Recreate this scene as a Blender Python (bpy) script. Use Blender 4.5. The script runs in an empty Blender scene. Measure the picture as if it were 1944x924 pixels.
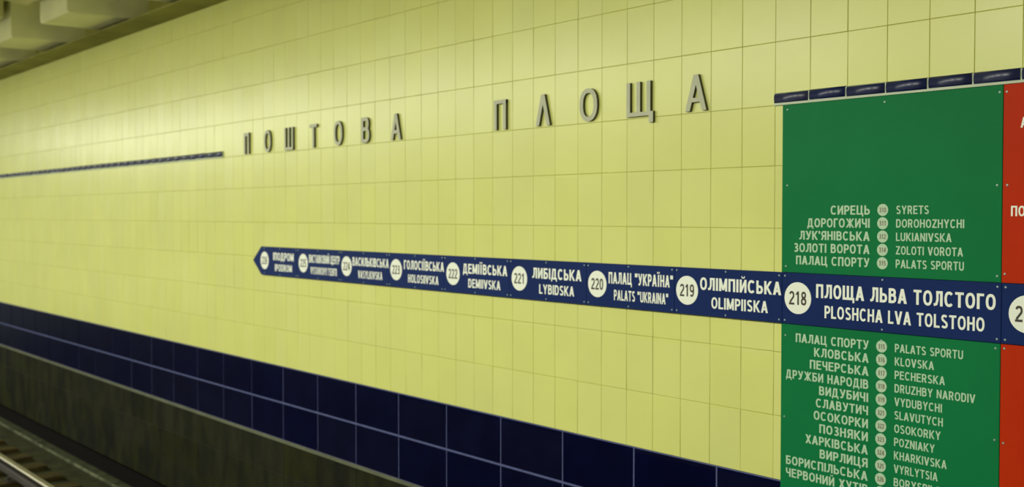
import bpy, bmesh, math, random
from mathutils import Vector, Matrix
random.seed(7)
SC = bpy.context.scene
COL = SC.collection

# ------------------------------------------------------------------ camera
EYE = 1.60                       # eye height above the platform
D = 4.327                        # distance from the camera to the tiled track wall
F = 2079.0                       # focal length in pixels of the 1944 px frame
W, H = 1944.0, 924.0
th = math.atan(55.0 / F)         # looking slightly down
a = math.atan(1697.0 / (F / math.cos(th)))
fwd = Vector((-math.cos(a) * math.cos(th), math.sin(a) * math.cos(th), -math.sin(th)))
cam = bpy.data.cameras.new('camera')
cam.sensor_width = 36.0
cam.lens = F * 36.0 / W
cam.clip_start = 0.05
cam.clip_end = 200
cam.dof.use_dof = True
cam.dof.focus_distance = 4.6
cam.dof.aperture_fstop = 2.2
camo = bpy.data.objects.new('camera', cam)
COL.objects.link(camo)
camo.location = (0, 0, EYE)
camo.rotation_euler = fwd.to_track_quat('-Z', 'Y').to_euler()
SC.camera = camo
right = fwd.cross(Vector((0, 0, 1))).normalized()
up = right.cross(fwd)

def P(px, py, Y=D):
    """photo pixel -> (x, z) on the vertical plane y = Y"""
    d = fwd * F + right * (px - W / 2) - up * (py - H / 2)
    t = Y / d.y
    return d.x * t, EYE + d.z * t

# ------------------------------------------------------------------ world, lights, exposure
wd = bpy.data.worlds.new('world')
SC.world = wd
wd.use_nodes = True
wd.node_tree.nodes['Background'].inputs[0].default_value = (0.9, 1.0, 0.72, 1)
wd.node_tree.nodes['Background'].inputs[1].default_value = 0.22
SC.view_settings.view_transform = 'Standard'
SC.view_settings.look = 'None'
SC.view_settings.exposure = 0.0
SC.view_settings.gamma = 1.0

LAMP_COL = (0.99, 1.0, 0.85)
LAMP_Y, LAMP_Z = -0.35, 3.28
LAMP_X = [-1.0 - 2.9 * i for i in range(0, 10)]
for i, lx in enumerate(LAMP_X):
    ld = bpy.data.lights.new('tube_light', 'AREA')
    ld.shape = 'RECTANGLE'
    ld.size, ld.size_y = 2.2, 0.34
    ld.energy = 131
    ld.color = LAMP_COL
    lo = bpy.data.objects.new('tube_light', ld)
    COL.objects.link(lo)
    lo.location = (lx, LAMP_Y, LAMP_Z)
    dirv = Vector((0, 0.20, -0.98))
    lo.rotation_euler = dirv.to_track_quat('-Z', 'X').to_euler()
    lo.rotation_mode = 'XYZ'
    m = Matrix((Vector((1, 0, 0)), (-dirv).normalized().cross(Vector((1, 0, 0))), (-dirv).normalized())).transposed()
    lo.rotation_euler = m.to_euler()

# ------------------------------------------------------------------ materials
def rgb(r, g, b):
    f = lambda c: (c / 255 / 12.92) if c / 255 <= 0.04045 else ((c / 255 + 0.055) / 1.055) ** 2.4
    return (f(r), f(g), f(b), 1)

def mat(name, col, rough=0.6, metal=0.0, spec=0.5, noise=0.0, nscale=3.0, bump=0.0, bscale=20.0,
        cell=None, cellvar=0.0, coat=0.0, col2=None, stretch=(1, 1, 1), detail=4):
    m = bpy.data.materials.new(name)
    m.use_nodes = True
    nt = m.node_tree
    N, L = nt.nodes, nt.links
    b = N['Principled BSDF']
    b.inputs['Base Color'].default_value = col
    b.inputs['Roughness'].default_value = rough
    b.inputs['Metallic'].default_value = metal
    b.inputs['Specular IOR Level'].default_value = spec
    b.inputs['Coat Weight'].default_value = coat
    b.inputs['Coat Roughness'].default_value = 0.08
    geo = N.new('ShaderNodeNewGeometry')
    src = None
    if noise > 0 or col2:
        mp = N.new('ShaderNodeMapping')
        mp.inputs['Scale'].default_value = stretch
        L.new(geo.outputs['Position'], mp.inputs['Vector'])
        nz = N.new('ShaderNodeTexNoise')
        nz.inputs['Scale'].default_value = nscale
        nz.inputs['Detail'].default_value = detail
        L.new(mp.outputs[0], nz.inputs['Vector'])
        mx = N.new('ShaderNodeMix')
        mx.data_type = 'RGBA'
        mx.inputs['A'].default_value = col
        mx.inputs['B'].default_value = col2 if col2 else tuple(c * (1 - noise) for c in col[:3]) + (1,)
        rp = N.new('ShaderNodeMapRange')
        rp.inputs['From Min'].default_value = 0.35
        rp.inputs['From Max'].default_value = 0.65
        L.new(nz.outputs[0], rp.inputs['Value'])
        L.new(rp.outputs[0], mx.inputs['Factor'])
        L.new(mx.outputs['Result'], b.inputs['Base Color'])
        src = mx.outputs['Result']
    if cell:
        # one tone per tile, from the tile's own cell in the wall grid
        (x0, wx, z0, wz) = cell
        sp = N.new('ShaderNodeSeparateXYZ')
        L.new(geo.outputs['Position'], sp.inputs[0])
        def q(out, o, w):
            s1 = N.new('ShaderNodeMath'); s1.operation = 'SUBTRACT'; s1.inputs[1].default_value = o
            L.new(out, s1.inputs[0])
            s2 = N.new('ShaderNodeMath'); s2.operation = 'DIVIDE'; s2.inputs[1].default_value = w
            L.new(s1.outputs[0], s2.inputs[0])
            s3 = N.new('ShaderNodeMath'); s3.operation = 'FLOOR'
            L.new(s2.outputs[0], s3.inputs[0])
            return s3.outputs[0]
        cb = N.new('ShaderNodeCombineXYZ')
        L.new(q(sp.outputs[0], x0, wx), cb.inputs[0])
        L.new(q(sp.outputs[2], z0, wz), cb.inputs[2])
        wn = N.new('ShaderNodeTexWhiteNoise')
        L.new(cb.outputs[0], wn.inputs['Vector'])
        hs = N.new('ShaderNodeHueSaturation')
        mr = N.new('ShaderNodeMapRange')
        mr.inputs['To Min'].default_value = 1 - cellvar
        mr.inputs['To Max'].default_value = 1 + cellvar
        L.new(wn.outputs['Value'], mr.inputs['Value'])
        L.new(mr.outputs[0], hs.inputs['Value'])
        sepc = N.new('ShaderNodeSeparateColor')
        L.new(wn.outputs['Color'], sepc.inputs[0])
        mr2 = N.new('ShaderNodeMapRange')
        mr2.inputs['To Min'].default_value = 1 - cellvar * 2.0
        mr2.inputs['To Max'].default_value = 1 + cellvar * 1.4
        L.new(sepc.outputs[1], mr2.inputs['Value'])
        L.new(mr2.outputs[0], hs.inputs['Saturation'])
        if src: L.new(src, hs.inputs['Color'])
        else: hs.inputs['Color'].default_value = col
        L.new(hs.outputs[0], b.inputs['Base Color'])
    if bump > 0:
        nb = N.new('ShaderNodeTexNoise')
        nb.inputs['Scale'].default_value = bscale
        nb.inputs['Detail'].default_value = 3
        L.new(geo.outputs['Position'], nb.inputs['Vector'])
        bp = N.new('ShaderNodeBump')
        bp.inputs['Strength'].default_value = bump
        bp.inputs['Distance'].default_value = 0.01
        L.new(nb.outputs[0], bp.inputs['Height'])
        L.new(bp.outputs[0], b.inputs['Normal'])
    return m

# ------------------------------------------------------------------ grid of the wall
TW = 0.200
XJ, _ = P(1471, 300)                                   # a yellow vertical joint
def zm(m): return P(1480, 407 + m * 2205)[1]
ROWS = [0.2285, 0.1735, 0.1184, 0.0652, 0.0120, -0.0420, -0.0941, -0.1489, -0.2035, -0.2580, -0.3125, -0.3560]
ZR = [zm(m) for m in ROWS]
Z_BAND0, Z_BANDM, Z_BAND1 = zm(0.2285), zm(0.2835), zm(0.3395)   # navy band top, middle joint, bottom
Z_SLABM, Z_SLAB1 = zm(0.3925), zm(0.4966)
XMIN, XMAX = -24.0, 3.0
NP = TW * 3.93 / 1.334                                 # navy slab pitch
XN, _ = P(1359.5, 890)

M = {}
M['yellow'] = mat('yellow_glaze', rgb(224, 227, 136), 0.30, spec=0.5, cell=(XJ, TW, ZR[0], 0.3), cellvar=0.016,
                  noise=0.05, nscale=1.6, bump=0.06, bscale=9)
M['ygrout'] = mat('olive_grout', rgb(186, 182, 96), 0.9, noise=0.2)
M['navy'] = mat('navy_slab', rgb(9, 12, 44), 0.3, spec=0.05, cell=(XN, NP, Z_BAND1, 0.3), cellvar=0.04, noise=0.25, nscale=5)
M['ngrout'] = mat('blue_grey_grout', rgb(88, 96, 146), 0.85, noise=0.2, nscale=12)
M['edging'] = mat('navy_glazed_edging', rgb(20, 30, 78), 0.3, spec=0.5, coat=0.1, cell=(XJ, TW, 0, 9), cellvar=0.08)
M['stone'] = mat('sooty_stone', rgb(42, 44, 25), 0.7, spec=0.08, col2=rgb(27, 28, 21), nscale=5, detail=8, bump=0.3, bscale=30,
                 cell=(XN, NP, 0, 0.3), cellvar=0.12, stretch=(1, 1, 0.5))
M['mortar'] = mat('pale_mortar', rgb(206, 216, 192), 0.85, noise=0.1)
M['sgrout'] = mat('stone_joint', rgb(56, 58, 44), 0.9)
M['ledge'] = mat('pale_concrete_ledge', rgb(106, 110, 86), 0.85, noise=0.3, nscale=4)
M['plinth'] = mat('recess_shade_black', rgb(16, 14, 14), 0.9, spec=0.1)  # near-black colour stands in for the shade in recess and drain
M['concrete'] = mat('dirty_concrete', rgb(52, 54, 32), 0.85, spec=0.1, col2=rgb(38, 38, 24), nscale=6, bump=0.5, bscale=40)
M['kerb'] = mat('kerb_concrete', rgb(62, 66, 46), 0.8, spec=0.1, col2=rgb(44, 47, 32), nscale=7, bump=0.4, bscale=50)
M['kerbedge'] = mat('pale_kerb_edge', rgb(100, 104, 80), 0.8, spec=0.1, col2=rgb(54, 58, 40), nscale=6)  # chamfer coloured paler than the rest of the kerb
M['wood'] = mat('oiled_sleeper_wood', rgb(68, 58, 26), 0.8, spec=0.1, col2=rgb(40, 36, 18), nscale=5, stretch=(6, 1, 6), bump=0.4, bscale=60)
M['ballast'] = mat('ballast', rgb(52, 52, 40), 0.9, spec=0.1)
M['rail'] = mat('rail_steel', rgb(40, 34, 26), 0.7, metal=0.0, noise=0.4)
M['railhead'] = mat('polished_rail_head', rgb(150, 144, 122), 0.4, metal=0.7)
M['clip'] = mat('rail_clip_steel', rgb(34, 31, 26), 0.7, metal=0.0)
M['soffit'] = mat('ceiling_paint', rgb(232, 232, 186), 0.85, spec=0.2, noise=0.15, nscale=2, bump=0.1)
M['rib'] = mat('rib_paint', rgb(214, 212, 156), 0.85, spec=0.2, noise=0.25, nscale=1.5)
M['corn'] = mat('cornice_paint', rgb(150, 148, 84), 0.8, spec=0.2, noise=0.35, nscale=1.4)
M['green'] = mat('green_enamel', rgb(20, 122, 70), 0.45, spec=0.08, noise=0.08, nscale=2)
M['red'] = mat('red_enamel', rgb(196, 50, 14), 0.45, spec=0.08, noise=0.08, nscale=2)
M['blue'] = mat('navy_enamel', rgb(26, 46, 102), 0.45, spec=0.08, noise=0.1, nscale=2)
M['white'] = mat('white_print', rgb(248, 252, 240), 0.5)
M['greenwhite'] = mat('soft_white_print', rgb(186, 214, 184), 0.5)
M['digit'] = mat('brown_black_print', rgb(62, 52, 46), 0.5)
M['digit2'] = mat('grey_brown_print', rgb(120, 100, 88), 0.5)
M['screw'] = mat('screw_steel', rgb(160, 180, 178), 0.45, metal=0.4)
M['letter'] = mat('satin_metal_letter', rgb(192, 194, 168), 0.5, metal=0.0, noise=0.08, nscale=15)
M['letterside'] = mat('dark_letter_side', rgb(62, 62, 34), 0.6, metal=0.0)  # letter sides toned darker than their fronts
M['platform'] = mat('grey_granite', rgb(176, 172, 150), 0.35, noise=0.3, nscale=9)
M['lampbody'] = mat('lamp_housing', rgb(210, 210, 200), 0.5)
M['hallpaint'] = mat('hall_paint', rgb(150, 146, 120), 0.8, noise=0.1)
lm = bpy.data.materials.new('tube_glow'); lm.use_nodes = True
lb = lm.node_tree.nodes['Principled BSDF']
lb.inputs['Emission Color'].default_value = LAMP_COL + (1,)
lb.inputs['Emission Strength'].default_value = 4.0
M['glow'] = lm

# ------------------------------------------------------------------ helpers
def link(name, me, parent=None, kind=None):
    o = bpy.data.objects.new(name, me)
    COL.objects.link(o)
    if parent: o.parent = parent
    if kind: o['kind'] = kind
    return o

def tag(o, label, cat, group=None):
    o['label'] = label; o['category'] = cat
    if group: o['group'] = group
    return o

class MB:
    def __init__(s): s.v = []; s.f = []; s.mi = []; s.mats = []
    def m(s, k):
        if k not in s.mats: s.mats.append(k)
        return s.mats.index(k)
    def face(s, pts, k):
        b = len(s.v); s.v += [tuple(p) for p in pts]; s.f.append(list(range(b, b + len(pts)))); s.mi.append(s.m(k))
    def box(s, x0, x1, y0, y1, z0, z1, k):
        b = len(s.v)
        s.v += [(x, y, z) for x in (x0, x1) for y in (y0, y1) for z in (z0, z1)]
        for f in ((0, 1, 3, 2), (4, 6, 7, 5), (0, 4, 5, 1), (2, 3, 7, 6), (0, 2, 6, 4), (1, 5, 7, 3)):
            s.f.append([b + i for i in f]); s.mi.append(s.m(k))
    def tile(s, x0, x1, z0, z1, y, dep, bev, k):
        """slab with bevelled front at y (front towards -y), open back"""
        b = len(s.v)
        for (yy, e) in ((y + dep, 0), (y + bev, 0), (y, bev)):
            s.v += [(x0 + e, yy, z0 + e), (x1 - e, yy, z0 + e), (x1 - e, yy, z1 - e), (x0 + e, yy, z1 - e)]
        for r in (0, 4):
            for i in range(4):
                j = (i + 1) % 4
                s.f.append([b + r + i, b + r + j, b + r + 4 + j, b + r + 4 + i]); s.mi.append(s.m(k))
        s.f.append([b + 8, b + 9, b + 10, b + 11]); s.mi.append(s.m(k))
    def prism_xz(s, poly, y0, y1, kf, ks):
        """polygon in xz, front face at y0 (towards the camera), sides back to y1"""
        ar = sum(poly[i][0] * poly[(i + 1) % len(poly)][1] - poly[(i + 1) % len(poly)][0] * poly[i][1] for i in range(len(poly)))
        if ar < 0: poly = poly[::-1]
        n = len(poly); b = len(s.v)
        s.v += [(p[0], y0, p[1]) for p in poly] + [(p[0], y1, p[1]) for p in poly]
        s.f.append([b + i for i in range(n)]); s.mi.append(s.m(kf))
        for i in range(n):
            j = (i + 1) % n
            s.f.append([b + i, b + n + i, b + n + j, b + j]); s.mi.append(s.m(ks))
    def extrude_x(s, prof, x0, x1, k, kfun=None):
        """profile of (y,z) points swept along x"""
        n = len(prof); b = len(s.v)
        s.v += [(x0, p[0], p[1]) for p in prof] + [(x1, p[0], p[1]) for p in prof]
        for i in range(n):
            j = (i + 1) % n
            s.f.append([b + i, b + j, b + n + j, b + n + i]); s.mi.append(s.m(kfun(i) if kfun else k))
        s.f.append([b + i for i in range(n)][::-1]); s.mi.append(s.m(k))
        s.f.append([b + n + i for i in range(n)]); s.mi.append(s.m(k))
    def mesh(s, name):
        me = bpy.data.meshes.new(name)
        me.from_pydata(s.v, [], s.f)
        for k in s.mats: me.materials.append(M[k])
        me.polygons.foreach_set('material_index', s.mi)
        me.update()
        return me
    def build(s, name, parent=None, kind=None, recalc=False, loc=None):
        me = s.mesh(name)
        if recalc:
            bm = bmesh.new(); bm.from_mesh(me)
            bmesh.ops.recalc_face_normals(bm, faces=bm.faces); bm.to_mesh(me); bm.free()
        o = link(name, me, parent, kind)
        if loc: o.location = loc
        return o

def empty(name, loc, label, cat, group=None):
    o = bpy.data.objects.new(name, None); COL.objects.link(o); o.location = loc
    o.empty_display_size = 0.1
    return tag(o, label, cat, group)

# ------------------------------------------------------------------ stroke lettering
def ribbon(pts, t, closed=False):
    """mitred ribbon of width t along a polyline -> list of quads"""
    n = len(pts); L_, R_ = [], []
    for i in range(n):
        p = Vector(pts[i])
        a_ = Vector(pts[(i - 1) % n]) if (closed or i > 0) else None
        b_ = Vector(pts[(i + 1) % n]) if (closed or i < n - 1) else None
        d1 = (p - a_).normalized() if a_ is not None else None
        d2 = (b_ - p).normalized() if b_ is not None else None
        if d1 is None: d1 = d2
        if d2 is None: d2 = d1
        n1, n2 = Vector((-d1.y, d1.x)), Vector((-d2.y, d2.x))
        nn = (n1 + n2).normalized()
        k = min(1.6, 1 / max(0.3, nn.dot(n1)))
        L_.append(p + nn * t / 2 * k); R_.append(p - nn * t / 2 * k)
    out = []
    for i in range(n if closed else n - 1):
        j = (i + 1) % n
        out.append([tuple(R_[i]), tuple(R_[j]), tuple(L_[j]), tuple(L_[i])])
    return out

def arc(cx, cy, rx, ry, a0, a1, n=8, e=0.80):
    o = []
    for i in range(n + 1):
        g = math.radians(a0 + (a1 - a0) * i / n)
        c, s_ = math.cos(g), math.sin(g)
        o.append((cx + rx * math.copysign(abs(c) ** e, c), cy + ry * math.copysign(abs(s_) ** e, s_)))
    return o

LAT = {'A': 'А', 'B': 'В', 'E': 'Е', 'K': 'К', 'M': 'М', 'H': 'Н', 'O': 'О', 'P': 'Р', 'C': 'С', 'T': 'Т', 'X': 'Х', 'I': 'І'}
def glyph(ch, t=0.19):
    """polygons in a cap-height-1 box, and the advance width"""
    h = t * 0.86                    # horizontal strokes are thinner
    u = t / 2; v = h / 2
    ch = LAT.get(ch, ch)
    w = 0.64
    V = lambda x, y0=0, y1=1: [(x - u, y0), (x + u, y0), (x + u, y1), (x - u, y1)]
    Hh = lambda y, x0, x1: [(x0, y - v), (x1, y - v), (x1, y + v), (x0, y + v)]
    def Dg(x0, y0, x1, y1, k=1.12): q = u * k; return [(x0 - q, y0), (x0 + q, y0), (x1 + q, y1), (x1 - q, y1)]
    def bowl(x0, x1, y0, y1):
        r = min((y1 - y0) / 2, 0.26)
        return ribbon([(x0, y1)] + arc(x1 - r, y1 - (y1 - y0) / 2, r, (y1 - y0) / 2, 90, -90, 8) + [(x0, y0)], t * 0.95)
    if ch == ' ': return [], 0.30
    if ch == '"': return [V(0.08, .68, 1), V(0.30, .68, 1)], 0.40
    if ch == "'": return [V(0.07, .68, 1)], 0.16
    if ch == 'І': return [V(u)], t
    if ch == 'Ї': return [V(u + .06), [(-.04, 1.08), (.10, 1.08), (.10, 1.24), (-.04, 1.24)], [(.2, 1.08), (.34, 1.08), (.34, 1.24), (.2, 1.24)]], t + .12
    if ch == 'П': return [V(u), V(w - u), Hh(1 - v, 0, w)], w
    if ch == 'Г': return [V(u), Hh(1 - v, 0, .5)], .5
    if ch == 'L': return [V(u), Hh(v, 0, .52)], .52
    if ch == 'Т': return [V(.31), Hh(1 - v, 0, .62)], .62
    if ch == 'Н': return [V(u), V(w - u), Hh(.52, 0, w)], w
    if ch == 'Е': return [V(u), Hh(1 - v, 0, .56), Hh(.53, 0, .52), Hh(v, 0, .57)], .57
    if ch == 'Ш': return [V(u), V(.45), V(.9 - u), Hh(v, 0, .9)], .9
    if ch == 'Щ': return [V(u), V(.45), V(.9 - u), Hh(v, 0, .98), [(.84, -.2), (1.0, -.2), (1.0, h), (.84, h)]], 1.0
    if ch == 'Ц': return [V(u), V(w - u), Hh(v, 0, w + .08), [(w - .04, -.2), (w + .11, -.2), (w + .11, h), (w - .04, h)]], w + .1
    if ch in 'ИЙ':
        r = [V(u), V(w - u), Dg(u, 0.02, w - u, .98, .95)]
        if ch == 'Й': r += ribbon([(.18, 1.26), (.24, 1.13), (.40, 1.13), (.46, 1.26)], .08)
        return r, w
    if ch == 'N': return [V(u), V(w - u), Dg(u, .98, w - u, .02, .95)], w
    if ch == 'М': return [V(u), V(.78 - u), Dg(.39, 0.08, u + .01, 1, 1.0), Dg(.39, 0.08, .77 - u, 1, 1.0)], .78
    if ch == 'А': return [Dg(u, 0, .35, 1), Dg(.70 - u, 0, .35, 1), Hh(.30, .14, .56)], .70
    if ch == 'Λ': return [Dg(u, 0, .35, 1), Dg(.70 - u, 0, .35, 1)], .70
    if ch == 'V': return [Dg(.35, 0, u, 1), Dg(.35, 0, .70 - u, 1)], .70
    if ch == 'Л': return [V(.66 - u), Hh(1 - v, .17, .66)] + ribbon([(.17 + u, 1), (.17 + u, .42), (.13 + u * .6, .14), (0, .08)], t * .9), .66
    if ch == 'Д': return [V(.60 - u, 0, 1), Hh(1 - v, .2, .60), Hh(v, 0, .74), Dg(.13, 0, .24, 1, .9), [(0, -.18), (.13, -.18), (.13, h), (0, h)], [(.61, -.18), (.74, -.18), (.74, h), (.61, h)]], .74
    if ch == 'Ж': return [V(.48), Dg(.10, 0, .46, .55, 1), Dg(.10, 1, .46, .45, 1), Dg(.86, 0, .5, .55, 1), Dg(.86, 1, .5, .45, 1)], .96
    if ch == 'К': return [V(u), Dg(w - .05, 0, .22, .58, 1.15), Dg(w - .07, 1, .16, .40, 1.1)], w + .04
    if ch == 'Х': return [Dg(.1, 0, .56, 1), Dg(.56, 0, .1, 1)], .66
    if ch == 'Y': return [V(.34, 0, .5), Dg(.34, .42, .09, 1, 1.05), Dg(.34, .42, .59, 1, 1.05)], .68
    if ch == 'У': return [Dg(.38, .30, .09, 1, 1.05)] + ribbon([(.58, 1), (.36, .22), (.27, .10), (.08, .09)], t * .92), .66
    if ch == 'Z': return [Hh(1 - v, .02, .6), Hh(v, 0, .6), Dg(.11, h * .8, .49, 1 - h * .8, 1.15)], .6
    if ch == 'Ч': return [V(.6 - u), Hh(.44, .25, .6)] + ribbon([(u, 1), (u, .62), (u + .05, .48), (.3, .44)], t * .95), .6
    if ch == 'О': return ribbon(arc(.35, .5, .35 - u, .5 - v, 0, 345, 23, .86), t * .93, True), .70
    if ch == '0': return ribbon(arc(.29, .5, .29 - u, .5 - v, 0, 345, 23, .86), t * .93, True), .58
    if ch == 'С': return ribbon(arc(.35, .5, .35 - u, .5 - v, 42, 318, 18, .86), t * .93), .68
    if ch == 'U': return ribbon([(u, 1)] + arc(.32, .34, .32 - u, .34 - v, 180, 360, 10) + [(.64 - u, 1)], t * .95), .64
    if ch == 'Р': return [V(u)] + bowl(u, .6 - u, .45, 1 - v), .58
    if ch == 'R': return [V(u), Dg(.52, 0, .36, .45, 1.1)] + bowl(u, .6 - u, .47, 1 - v), .64
    if ch == 'Я': return [V(.62 - u), Dg(.10, 0, .26, .45, 1.1)] + [[(.62 - x, y) for x, y in q][::-1] for q in bowl(u, .6 - u, .47, 1 - v)], .62
    if ch == 'В': return [V(u)] + bowl(u, .58 - u, .54, 1 - v) + bowl(u, .62 - u, v, .54), .62
    if ch == 'Ь': return [V(u)] + bowl(u, .6 - u, v, .55), .60
    if ch == 'Б': return [V(u), Hh(1 - v, 0, .54)] + bowl(u, .6 - u, v, .55), .60
    if ch == 'D': return [V(u)] + ribbon([(u, 1 - v)] + arc(.30, .5, .34 - u, .5 - v, 90, -90, 10) + [(u, v)], t * .95), .65
    if ch == 'З': return ribbon(arc(.27, .74, .27 - u, .26 - v, 150, -90, 10) + arc(.28, .27, .29 - u, .27 - v, 90, -150, 10), t * .92), .58
    if ch == 'S': return ribbon(arc(.30, .74, .28 - u, .26 - v, 25, 250, 9) + arc(.30, .27, .30 - u, .27 - v, 70, -155, 9), t * .92), .60
    if ch == '1': return [V(.30), Dg(.10, .74, .28, .98, 1.1)], .50
    if ch == '2': return ribbon(arc(.29, .70, .28 - u, .30 - v, 165, -25, 9) + [(.10, .16)], t * .9) + [Hh(v, 0, .57)], .58
    if ch == '3': return ribbon(arc(.27, .74, .26 - u, .26 - v, 150, -90, 10) + arc(.28, .27, .29 - u, .27 - v, 90, -150, 10), t * .9), .58
    if ch == '4': return [V(.42), Hh(.27, 0, .58), Dg(.09, .27, .40, 1, 1)], .58
    if ch == '5': return [Hh(1 - v, .1, .54), Dg(.09, .46, .14, 1, .9)] + ribbon([(.08, .56)] + arc(.28, .32, .29 - u, .32 - v, 100, -150, 10), t * .9), .58
    if ch == '6': return ribbon(arc(.29, .32, .28 - u, .32 - v, 0, 345, 16), t * .9, True) + ribbon([(u, .34)] + arc(.31, .5, .31 - u, .5 - v, 170, 50, 7), t * .9), .58
    if ch == '7': return [Hh(1 - v, 0, .56), Dg(.2, 0, .47, .95, 1)], .56
    if ch == '8': return ribbon(arc(.29, .74, .26 - u, .26 - v, 0, 340, 14), t * .9, True) + ribbon(arc(.29, .27, .29 - u, .27 - v, 0, 340, 14), t * .9, True), .58
    if ch == '9': return [[(.58 - x, 1 - y) for x, y in q] for q in glyph('6', t)[0]], .58
    raise ValueError('glyph ' + ch)

def text_polys(s, x0, z0, x1=None, cap=0.05, width=None, align='l', t=0.19, sp=0.11):
    """lay out s with baseline z0; fits between x0 and width; align l/r/c relative to x0"""
    pol, adv = [], 0.0
    for ch in s:
        g, w = glyph(ch, t)
        if ch == ' ': pol.append(None)      # word break
        pol += [[(x + adv, y) for x, y in q] for q in g]
        adv += w + sp
    adv -= sp
    if x1 is not None: width = x1 - x0
    sx = (width / adv) if width else cap * 0.80
    tw = adv * sx
    off = x0 if align == 'l' else (x0 - tw if align == 'r' else x0 - tw / 2)
    return [q and [(off + x * sx, z0 + y * cap) for x, y in q] for q in pol]

def lettering(polys, y, k, parent, label=None, name='lettering', org=(0, 0, 0)):
    if None in polys:               # one part per word
        i = polys.index(None)
        lettering(polys[:i], y, k, parent, label, name, org)
        return lettering(polys[i + 1:], y, k, parent, label, name, org)
    mb = MB()
    for n, q in enumerate(polys):
        # overlapping strokes step back a hair so that no two faces coincide
        mb.prism_xz([(p[0] - org[0], p[1] - org[2]) for p in q], y - org[1] + .00002 * (n % 24), y - org[1] + 0.0007, k, k)
    o = mb.build(name, parent)
    if label: o['label'] = label
    return o

# ------------------------------------------------------------------ the wall across the track
wall = MB()
wall.box(XMIN, XMAX, D + .0026, D + .30, ZR[0], 4.05, 'ygrout')
wall.box(XMIN, XMAX, D + .004, D + .30, Z_BAND1 - .02, ZR[0], 'ngrout')
wall.box(XMIN, XMAX, D + .011, D + .30, Z_SLAB1, Z_BAND1 - .02, 'sgrout')
wall = wall.build('wall_right', kind='structure')

def tilemesh(w, h, dep, bev, k, name):
    b = MB(); b.tile(-w / 2, w / 2, -h / 2, h / 2, 0, dep, bev, k); return b.mesh(name)

BX0 = P(1487, 300)[0]; BX1 = P(1904.5, 400)[0]       # green boards, left and right edges
XR1 = BX1 + (BX1 - BX0)                               # right edge of the red boards
cand = []
i0 = math.floor((XMIN - XJ) / TW) + 1; i1 = math.floor((XMAX - XJ) / TW) - 1
for i in range(i0, i1 + 1):
    x0 = XJ + i * TW
    for r in range(len(ZR) - 1):
        zc = (ZR[r] + ZR[r + 1]) / 2; hh = ZR[r + 1] - ZR[r]
        xc = x0 + TW / 2
        # photo column of the tile, to rank the tiles by how large they show
        vec = Vector((xc, D, zc - EYE)); dz = vec.dot(fwd)
        px = W / 2 + F * vec.dot(right) / dz; py = H / 2 - F * vec.dot(up) / dz
        vis = -20 < px < W + 20 and -20 < py < H + 20
        hid = xc > BX0 + .05 and xc < XR1 and zc < zm(-.0941)
        cand.append((px if (vis and not hid) else -1e6, xc, zc, hh))
cand.sort(key=lambda c: -c[0])
GAP = 0.0024
tm = {}
fld = MB()
for n_, (px, xc, zc, hh) in enumerate(cand):
    if n_ < 300 and px > -1e5:
        key = round(hh, 4)
        if key not in tm: tm[key] = tilemesh(TW - GAP, hh - GAP, .006, .0014, 'yellow', 'yellow_tile')
        o = link('yellow_tile', tm[key], wall)
        o.location = (xc, D + random.uniform(-.0003, .0003), zc)
        o.rotation_euler = (random.gauss(0, .0035), 0, random.gauss(0, .0035))
    else:
        b = len(fld.v)
        fld.tile(xc - TW / 2 + GAP / 2, xc + TW / 2 - GAP / 2, zc - hh / 2 + GAP / 2, zc + hh / 2 - GAP / 2, D, .006, .0014, 'yellow')
        ax, az = random.gauss(0, .0035), random.gauss(0, .0035)
        for q in range(b, len(fld.v)):
            x, y, z = fld.v[q]; fld.v[q] = (x, y + (x - xc) * az - (z - zc) * ax, z)
fld = fld.build('yellow_tile_field', wall, kind='stuff')

# navy slabs (two courses) and the sooty stone slabs under them
def courses(zs, pitch, xref, gapx, gapz, k, name, xa=XMIN, xb=XMAX, dy=0.0, jit=.0005):
    for r in range(len(zs) - 1):
        zt, zb = zs[r], zs[r + 1]
        me = tilemesh(pitch - gapx, (zt - zb) - gapz, .012, .002, k, name)
        i = math.floor((xa - xref) / pitch) + 1
        while xref + (i + 1) * pitch < xb:
            o = link(name, me, wall)
            o.location = (xref + (i + .5) * pitch, D + dy + random.uniform(-jit, jit), (zt + zb) / 2)
            o.rotation_euler = (random.gauss(0, .0012), 0, random.gauss(0, .0012))
            i += 1
courses([Z_BAND0, Z_BANDM, Z_BAND1], NP, XN, .012, .015, 'navy', 'navy_slab')
courses([Z_BAND1 - .02, Z_SLABM, Z_SLAB1], NP, XN, .004, .006, 'stone', 'stone_slab', dy=.004)

mb = MB()
mb.extrude_x([(D - .012, Z_BAND1 + .001), (D + .02, Z_BAND1 + .006), (D + .02, Z_BAND1 - .022), (D - .012, Z_BAND1 - .020)], XMIN, XMAX, 'ledge')
mb.build('trim_1', kind='structure', recalc=True)['label'] = 'pale ledge under the navy slabs'
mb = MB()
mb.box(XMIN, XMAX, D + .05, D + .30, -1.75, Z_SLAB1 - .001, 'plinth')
mb.build('trim_2', kind='structure')['label'] = 'recessed foot of the track wall, its shade painted black'

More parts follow.
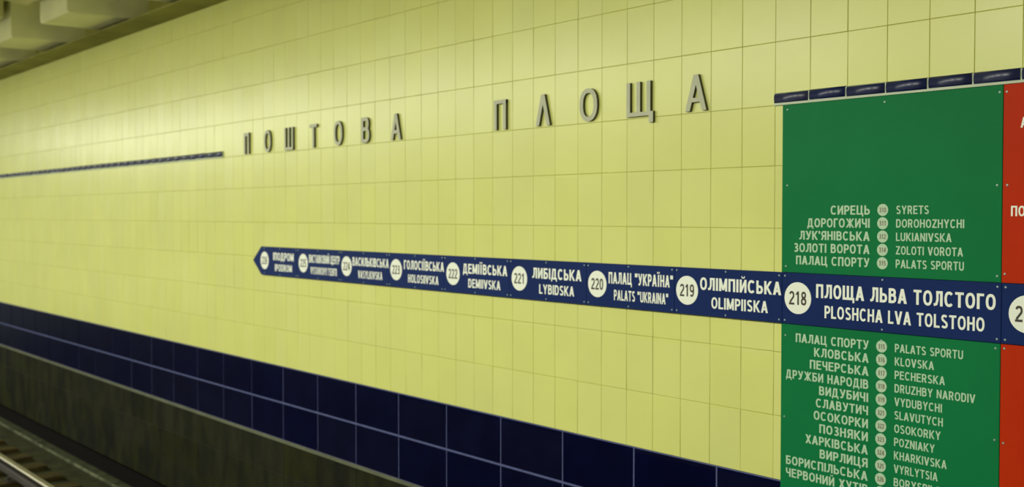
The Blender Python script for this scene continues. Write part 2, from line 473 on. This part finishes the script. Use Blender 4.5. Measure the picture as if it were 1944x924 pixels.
# half-round navy edging tiles, left run and right run
def edging(xa, xb):
    zt, zb = zm(-.1045), zm(-.0952)
    i = round((xa - XJ) / TW)
    prof = []
    for k in range(7):
        g = math.pi * k / 6
        prof.append((D - .004 - .012 * math.sin(g) ** .7, (zt + zb) / 2 + (zt - zb) / 2 * math.cos(g)))
    prof = [(D + .003, zt)] + prof + [(D + .003, zb)]
    b = MB(); b.extrude_x(prof, .004, TW - .004, 'edging')
    me = b.mesh('edging_tile')
    bm = bmesh.new(); bm.from_mesh(me); bmesh.ops.recalc_face_normals(bm, faces=bm.faces); bm.to_mesh(me); bm.free()
    for f in me.polygons: f.use_smooth = abs(f.normal.x) < .5
    while XJ + i * TW < xb - .02:
        o = link('edging_tile', me, wall)
        o.location = (XJ + i * TW, random.uniform(-.001, .001), random.uniform(-.001, .001))
        i += 1
    g = MB()
    g.box(xa + .001, min(xb, XMAX) - .001, D - .011, D + .004, zb - .008, zt - .004, 'mortar')
    return g
XE = P(425, 292)[0]
n_end = round((XE - XJ) / TW)
g = edging(XJ + (n_end - 66) * TW, XJ + n_end * TW); g.build('edging_mortar', wall)
g = edging(XJ, XJ + 20 * TW); g.build('edging_mortar', wall)

# ------------------------------------------------------------------ raised station-name letters
LD = 0.018
def wall_letter(ch, px, wid, label, z0=None, yleft=None):
    x0 = P(px, 230, D - LD)[0]
    zb = zm(-.0955) + .002; cap = .186
    t = {'Ш': .125, 'Щ': .15}.get(ch, .15)
    g, w = glyph(ch, t)
    sx = wid / w
    # keep the stroke width true when the letter is narrowed
    g, w = glyph(ch, min(.24, t * cap / sx)) if ch not in 'ОВ' else (g, w)
    mb = MB()
    for n, q in enumerate(g):
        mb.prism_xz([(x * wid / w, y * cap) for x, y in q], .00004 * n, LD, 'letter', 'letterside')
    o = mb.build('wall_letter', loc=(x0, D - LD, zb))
    tag(o, label, 'letter', 'raised grey letters of the station name')
G1 = 'of the left-hand word'
G2 = 'of the right-hand word'
for ch, px, wid, lab in (
    ('П', 462.5, .100, 'grey raised metal letter П, first letter of the left word on yellow tiles'),
    ('О', 500.5, .125, 'grey raised round letter, second of the left word, beside its first letter'),
    ('Ш', 539.5, .150, 'grey raised three-stroke letter Ш with a flat foot, in the left word'),
    ('Т', 587.5, .115, 'grey raised letter Т, the only one with a top crossbar and single stem'),
    ('О', 633.0, .130, 'grey raised round letter О in the middle of the left word, fifth of seven'),
    ('В', 685.5, .112, 'grey raised letter В with two bowls, last but one of the left word'),
    ('А', 741.5, .128, 'grey raised letter А closing the left word'),
    ('П', 937.5, .120, 'larger looking grey raised letter П that starts the right word'),
    ('Λ', 1017.0, .128, 'grey raised pointed letter Л without a crossbar, in the right word'),
    ('О', 1099.5, .150, 'grey raised letter О in the right word, between Л and Щ'),
    ('Щ', 1189.0, .200, 'grey raised letter Щ with a tail dropping below the baseline'),
    ('А', 1301.0, .140, 'grey raised letter А ending the right word, nearest the green board')):
    wall_letter(ch, px, wid, lab)

# ------------------------------------------------------------------ boards
def badge(parent, org, cx, cz, r, y, num, cap, wnum, kd, kw='white'):
    n = 32
    mb = MB()
    mb.prism_xz([(cx - org[0] + r * math.cos(2 * math.pi * k / n), cz - org[2] + r * math.sin(2 * math.pi * k / n)) for k in range(n)],
                y - org[1], y - org[1] + .0008, kw, kw)
    b = mb.build('badge', parent)
    pl = text_polys(num, cx, cz - cap / 2, cap=cap, width=wnum, align='c', t=.17, sp=.10)
    return b, pl

SCREW = MB()
_n = 10
SCREW.v = []
for (rr, yy) in ((.0050, .0), (.0042, -.0014), (.0018, -.0018)):
    for k in range(_n):
        SCREW.v.append((rr * math.cos(2 * math.pi * k / _n), yy, rr * math.sin(2 * math.pi * k / _n)))
for r in range(2):
    for k in range(_n):
        j = (k + 1) % _n
        SCREW.f.append([r * _n + k, r * _n + j, (r + 1) * _n + j, (r + 1) * _n + k]); SCREW.mi.append(0)
SCREW.f.append([2 * _n + k for k in range(_n)]); SCREW.mi.append(0); SCREW.mats = ['screw']
SCREW = SCREW.mesh('screw')
def screw(parent, org, x, z, y):
    o = link('screw', SCREW, parent); o.location = (x - org[0], y - org[1], z - org[2]); return o

def board(x0, x1, z0, z1, yf, yb, k, parent, org, bev=.0015, poly=None):
    mb = MB()
    if poly:
        mb.prism_xz([(p[0] - org[0], p[1] - org[2]) for p in poly], yf - org[1], yb - org[1], k, k)
    else:
        mb.tile(x0 - org[0], x1 - org[0], z0 - org[2], z1 - org[2], yf - org[1], yb - yf, bev, k)
    return mb.build('board', parent)

# --- the navy strip of station panels
YN = D - .016
ZT, ZB = zm(.0494), zm(.0929)
ZC1, ZC1T = zm(.0692), zm(.0577)      # upper text baseline / top
ZC2, ZC2T = zm(.0855), zm(.0752)
ZBD = zm(.0706)
SEAMS = [P(px, 500, YN)[0] for px in (492, 564, 646, 737, 842, 966.5, 1113, 1280.5, 1485, 1902)]
SEAMS.append(SEAMS[-1] + 1.02)
cen = [502.4, 575.7, 658, 752, 860, 986, 1134, 1304.6, 1515, 1949]
NAVY = [
    ('226', 'ІПОДРОМ', 519, 557.7, 'IPODROM', 522.5, 554.6, 'pointed left-end'),
    ('225', 'ВИСТАВКОВИЙ ЦЕНТР', 587, 645, 'VYSTAVKOVYI TSENTR', 590, 640, ''),
    ('224', 'ВАСИЛЬКІВСЬКА', 669.6, 738, 'VASYLKIVSKA', 680, 726, ''),
    ('223', 'ГОЛОСІЇВСЬКА', 767, 843, 'HOLOSIIVSKA', 775, 832.5, ''),
    ('222', 'ДЕМІЇВСЬКА', 879, 963, 'DEMIIVSKA', 889, 950, ''),
    ('221', 'ЛИБІДСЬКА', 1010.6, 1103.7, 'LYBIDSKA', 1023.6, 1089.8, ''),
    ('220', 'ПАЛАЦ "УКРАЇНА"', 1155.5, 1277.7, 'PALATS "UKRAINA"', 1165.6, 1268.5, ''),
    ('219', 'ОЛІМПІЙСЬКА', 1329, 1483, 'OLIMPIISKA', 1350.5, 1457.7, ''),
    ('218', 'ПЛОЩА ЛЬВА ТОЛСТОГО', 1549.5, 1891, 'PLOSHCHA LVA TOLSTOHO', 1565.5, 1869.7, ''),
    ('217', 'МАЙДАН НЕЗАЛЕЖНОСТІ', None, None, 'MAIDAN NEZALEZHNOSTI', None, None, '')]
LBL = ['pointed left-end panel of the navy strip reading IPODROM, badge 226',
       'navy station panel reading VYSTAVKOVYI TSENTR, second from the arrow tip, badge 225',
       'navy station panel reading VASYLKIVSKA, third from the arrow tip, badge 224',
       'navy station panel reading HOLOSIIVSKA with white round badge 223',
       'navy station panel reading DEMIIVSKA with white round badge 222',
       'navy station panel reading LYBIDSKA with white round badge 221',
       'navy station panel with badge 220 and a palace name in quotation marks',
       'navy station panel reading OLIMPIISKA with badge 219, ending at the green boards',
       'widest navy station panel with badge 218, crossing between the two green boards',
       'navy station panel with badge 217 cut by the right edge, between red boards']
for i, (num, cy, ca, cb_, la, l0, l1, _x) in enumerate(NAVY):
    xa, xb = SEAMS[i] + .0008, SEAMS[i + 1] - .0008
    org = ((xa + xb) / 2, D, ZB)
    t = empty('station_panel', org, LBL[i], 'sign', 'navy station panels of the line strip')
    if i == 0:
        xt = P(480.5, 491, YN)[0]; zt_ = (ZT + ZB) / 2
        xs = P(496, 500, YN)[0]
        board(0, 0, 0, 0, YN, D - .0022, 'blue', t, org, poly=[(xt, zt_), (xs, ZB), (xb, ZB), (xb, ZT), (xs, ZT)])
    else:
        board(xa, xb, ZB, ZT, YN, D - .0022, 'blue', t, org)
    yl = YN - .0008
    if i < 9:
        cx = P(cen[i], 500, YN)[0]
        bx = [P(p_, 540, YN)[0] for p_ in (ca, cb_)]; lx = [P(p_, 580, YN)[0] for p_ in (l0, l1)]
    else:
        cx = xa + .105
        bx = [xa + .22, xa + .96]; lx = [xa + .25, xa + .93]
    b, pl = badge(t, org, cx, ZBD, .0755, yl, num, .064, .098, 'digit')
    lettering(pl, yl - .0008, 'digit', t, 'dark digits %s' % num, 'number', org)
    lettering(text_polys(cy, bx[0], ZC1, x1=bx[1], cap=ZC1T - ZC1, t=.20), yl, 'white', t, 'white Cyrillic station name', 'lettering', org)
    lettering(text_polys(la, lx[0], ZC2, x1=lx[1], cap=ZC2T - ZC2, t=.19), yl, 'white', t, 'white Latin station name', 'lettering', org)
    e = .016
    xl = xa if i else P(500, 500, YN)[0]
    for (sx, sz) in ((xl + e, ZT - e), (xl + e, ZB + e), (xb - e, ZT - e), (xb - e, ZB + e), ((xl + xb) / 2, ZT - .012), ((xl + xb) / 2, ZB + .012)):
        screw(t, org, sx, sz, YN)

# --- the green and red line boards
YG = D - .009
ZTOP = P(1494, 199, YG)[1]
ZGB = zm(.2615)
def line_board(x0, x1, z0, z1, key, label, rows, cyr_x, bad_x, lat_x, pitch_m, m0, label_w, scr, kw='greenwhite', cyw=None):
    org = ((x0 + x1) / 2, D, z0)
    t = empty('line_board', org, label, 'sign', 'coloured line boards behind the navy strip')
    board(x0 + .001, x1 - .001, z0, z1, YG, D - .0022, key, t, org)
    yl = YG - .0008
    for r, (num, cy, cw, la, lw) in enumerate(rows):
        z = zm(m0 + r * pitch_m)
        capc, capl = .0415, .0365
        b, pl = badge(t, org, bad_x, z, .0268, yl, num, .021, .034, 'digit2', kw)
        lettering(pl, yl - .0007, 'digit2', t, None, 'number', org)
        lettering(text_polys(cy, cyr_x, z - capc / 2, cap=capc, width=cw, align='r', t=.19), yl, kw, t, None, 'lettering', org)
        lettering(text_polys(la, lat_x, z - capl / 2, cap=capl, width=lw, align='l', t=.18), yl, kw, t, None, 'lettering', org)
    for (sx, sz) in scr: screw(t, org, sx, sz, YG)
    return t
def wx(pa, pb, py=450): return P(pb, py, YG)[0] - P(pa, py, YG)[0]
CX, BX, LX = P(1651, 450, YG)[0], P(1675.5, 450, YG)[0], P(1701, 450, YG)[0]
def cw(q, s=1480, z=6.16): return wx(s + q / z, 1651)
def lw(q): return wx(1701, 1660 + q / 6.16)
UP = [('310', 'СИРЕЦЬ', cw(595), 'SYRETS', lw(635)),
      ('311', 'ДОРОГОЖИЧІ', cw(325), 'DOROHOZHYCHI', lw(1050)),
      ('312', "ЛУК'ЯНІВСЬКА", cw(232), 'LUKIANIVSKA', lw(903)),
      ('314', 'ЗОЛОТІ ВОРОТА', cw(168), 'ZOLOTI VOROTA', lw(1038)),
      ('315', 'ПАЛАЦ СПОРТУ', cw(195), 'PALATS SPORTU', lw(1052))]
def cl(px): return wx(px, 1649.5, 750)
def ll(px): return wx(1698.5, px, 750)
LO = [('315', 'ПАЛАЦ СПОРТУ', cl(1511), 'PALATS SPORTU', ll(1828)),
      ('316', 'КЛОВСЬКА', cl(1546), 'KLOVSKA', ll(1773)),
      ('317', 'ПЕЧЕРСЬКА', cl(1538), 'PECHERSKA', ll(1794)),
      ('318', 'ДРУЖБИ НАРОДІВ', cl(1493), 'DRUZHBY NARODIV', ll(1852)),
      ('319', 'ВИДУБИЧІ', cl(1556), 'VYDUBYCHI', ll(1789)),
      ('321', 'СЛАВУТИЧ', cl(1550), 'SLAVUTYCH', ll(1791)),
      ('322', 'ОСОКОРКИ', cl(1546), 'OSOKORKY', ll(1787)),
      ('323', 'ПОЗНЯКИ', cl(1557), 'POZNIAKY', ll(1776)),
      ('324', 'ХАРКІВСЬКА', cl(1531), 'KHARKIVSKA', ll(1799)),
      ('325', 'ВИРЛИЦЯ', cl(1558), 'VYRLYTSIA', ll(1782)),
      ('326', 'БОРИСПІЛЬСЬКА', cl(1494), 'BORYSPILSKA', ll(1812)),
      ('327', 'ЧЕРВОНИЙ ХУТІР', cl(1494), 'CHERVONYI KHUTIR', ll(1856))]
def sc(px, py): return P(px, py, YG)
scrU = [sc(1495, 208), sc(1679.5, 193.5), sc(1898, 175), sc(1494.5, 352), sc(1893, 351.5), sc(1492, 505), sc(1893, 524)]
scrL = [sc(1491, 636), sc(1673, 646), sc(1890, 661), sc(1888, 835), sc(1489, 790)]
pm = .01050
line_board(BX0, BX1, ZT + .001, ZTOP, 'green', 'upper green line board with five station rows above the navy strip', UP, CX, BX, LX, pm, -.0036, 0, scrU)
line_board(BX0, BX1, ZGB, ZB - .001, 'green', 'lower green line board with a long station list below the navy strip', LO, CX, BX, LX, .01048, .1042, 0, scrL)
dx = BX1 - BX0
RW = .40
RU = [('110', 'АКАДЕММІСТЕЧКО', .405, 'AKADEMMISTECHKO', .40), ('111', 'ЖИТОМИРСЬКА', .30, 'ZHYTOMYRSKA', .30),
      ('112', 'СВЯТОШИН', .25, 'SVIATOSHYN', .26), ('113', 'НИВКИ', .15, 'NYVKY', .15),
      ('114', 'БЕРЕСТЕЙСЬКА', .33, 'BERESTEISKA', .29), ('115', 'ШУЛЯВСЬКА', .28, 'SHULIAVSKA', .27),
      ('116', 'ПОЛІТЕХНІЧНИЙ ІН-Т'.replace('-', "'"), .440, 'POLITEKHNICHNYI INST', .44), ('117', 'ВОКЗАЛЬНА', .26, 'VOKZALNA', .22),
      ('118', 'УНІВЕРСИТЕТ', .30, 'UNIVERSYTET', .30), ('119', 'ТЕАТРАЛЬНА', .28, 'TEATRALNA', .25), ('120', 'ХРЕЩАТИК', .24, 'KHRESHCHATYK', .32)]
RL = [('120', 'ХРЕЩАТИК', .24, 'KHRESHCHATYK', .32), ('121', 'АРСЕНАЛЬНА', .29, 'ARSENALNA', .25), ('122', 'ДНІПРО', .17, 'DNIPRO', .16),
      ('123', 'ГІДРОПАРК', .25, 'HIDROPARK', .25), ('124', 'ЛІВОБЕРЕЖНА', .31, 'LIVOBEREZHNA', .32), ('125', 'ДАРНИЦЯ', .21, 'DARNYTSIA', .24),
      ('126', 'ЧЕРНІГІВСЬКА', .33, 'CHERNIHIVSKA', .32), ('127', 'ЛІСОВА', .17, 'LISOVA', .16)]
scr = [(BX1 + .014, sc(1911, 174)[1]), (BX1 + .020, sc(1919, 351)[1]), (BX1 + .014, sc(1911, 520)[1]), (XR1 - .02, ZTOP - .03), (XR1 - .02, ZT + .03), ((BX1 + XR1) / 2, ZTOP - .02)]
line_board(BX1, XR1, ZT + .001, ZTOP, 'red', 'upper red line board cut by the right edge, beside the upper green board', RU, CX + dx, BX + dx, LX + dx, pm, -.0655, 0, scr, kw='white')
scr = [(BX1 + .016, sc(1911, 842)[1]), (BX1 + .016, ZB - .02), (XR1 - .02, ZB - .03)]
line_board(BX1, XR1, ZGB, ZB - .001, 'red', 'lower red line board cut by the right edge, beside the lower green board', RL, CX + dx, BX + dx, LX + dx, pm, .1042, 0, scr, kw='white')

# ------------------------------------------------------------------ track
ZF = EYE - 2.93
mb = MB(); mb.box(XMIN - 4, 8, 1.0, 4.06, ZF - .2, ZF, 'concrete')
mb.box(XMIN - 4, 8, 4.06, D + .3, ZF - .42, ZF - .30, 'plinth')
floor = mb.build('floor', kind='structure')
floor['label'] = 'dirty concrete track bed'
# kerb stones between the drain and the track bed
KY0, KY1 = 4.058, 4.199
i = 0; kx = XMIN
while kx < 2.0:
    mb = MB(); L_ = 1.18
    z1 = ZF + .035 + random.uniform(-.004, .004)
    mb.extrude_x([(-.07, -.3), (-.07, z1 - ZF - .018), (-.05, z1 - ZF), (.062, z1 - ZF), (.07, z1 - ZF - .010), (.07, -.3)], .006, L_ - .006, 'kerb', kfun=lambda i: 'kerbedge' if i == 1 else 'kerb')
    mb.build('kerb_stone', floor, recalc=True, loc=(kx, (KY0 + KY1) / 2 + random.uniform(-.004, .004), ZF))
    kx += L_

SLZ = EYE - 2.875
sx0 = P(52, 871, 3.74)[0]
def sleeper(x, lab):
    t = empty('sleeper', (x, 2.57, SLZ), lab, 'sleeper', 'wooden sleepers across the track bed')
    b = MB()
    b.tile(-.12, .12, -.12, .12, 0, .12, .012, 'wood')
    # build as an upright beam: x width, y length, z height
    b = MB(); w_, l_, h_ = .115, 1.20, .12
    b.extrude_x([(-l_, -h_), (-l_, -.012), (-l_ + .012, 0), (l_ - .012, 0), (l_, -.012), (l_, -h_)], -w_, w_, 'wood')
    b.build('beam', t, recalc=True)
    for s in (-1, 1):
        p = MB()
        yc = s * .76
        p.box(-.08, .08, yc - .14, yc + .14, 0, .014, 'clip')
        for q in (-1, 1): p.box(-.03, .03, yc + q * .11 - .02, yc + q * .11 + .02, .014, .045, 'clip')
        p.build('rail_plate', t)
    return t
ORD = {2: 'first', 1: 'second', 0: 'third', -1: 'fourth', -2: 'fifth'}
for k in range(-8, 10):
    sleeper(sx0 + k * .6, (ORD[k] + ' brown sleeper from the bottom edge of the picture, under the rail') if k in ORD
            else 'brown wooden sleeper of the same track, beyond the edges of the picture')

def rail(y, label):
    t = empty('running_rail', (XMIN, y, SLZ), label, 'rail', 'running rails')
    prof = [(-.066, .014), (-.066, .024), (-.02, .036), (-.009, .05), (-.009, .098), (-.034, .108), (-.036, .128), (-.026, .139),
            (.026, .139), (.036, .128), (.034, .108), (.009, .098), (.009, .05), (.02, .036), (.066, .024), (.066, .014)]
    b = MB(); b.extrude_x([(p[0], p[1]) for p in prof], 0, 30, 'rail', kfun=lambda i: 'railhead' if i in (6, 7, 8) else 'rail')
    b.build('rail_bar', t, recalc=True)
rail(3.33, 'steel running rail nearest the wall, polished head')
rail(1.81, 'steel running rail nearest the platform, outside the frame')

# ------------------------------------------------------------------ cornice, ceiling, station hall
YC = 4.007
zc0 = P(100, 407 - .351 * 825, D)[1]; zc1 = zc0 + .012
mb = MB()
mb.box(XMIN - 4, 8, YC, D + .3, zc0, zc1, 'corn')
mb.build('trim_3', kind='structure')['label'] = 'dark olive ledge along the top of the track wall'
ZCL = 4.05
mb = MB(); mb.box(XMIN - 4, 8, .6, D + .3, ZCL, ZCL + .2, 'soffit')
ceil = mb.build('ceiling', kind='structure')
k = 0
x = -11.3 + 2.0 * 7
while x > XMIN - 2:
    mb = MB()
    mb.extrude_x([(.6, ZCL), (.6, ZCL - .12), (2.9, ZCL - .14), (3.42, ZCL - .22), (3.42, ZCL)], x - 1.1, x, 'rib')
    mb.build('ceiling_rib', ceil, recalc=True)
    mb = MB()
    mb.extrude_x([(3.50, ZCL), (3.50, 3.64), (3.52, 3.62), (D + .2, 3.62), (D + .2, ZCL)], x - .9, x, 'soffit')
    mb.build('corbel', ceil, recalc=True)
    x -= 2.0

mb = MB(); mb.box(XMIN - 4, 8, -5, 1.1, -1.55, 0, 'platform'); mb.build('floor_platform', kind='structure')
mb = MB(); mb.box(XMIN - 4, 8, -5, .6, 3.60, 4.25, 'hallpaint'); mb.build('ceiling_hall', kind='structure')
mb = MB(); mb.box(XMIN - 4, 8, -5.2, -5, -1.5, 4.2, 'hallpaint'); mb.build('wall_left', kind='structure')
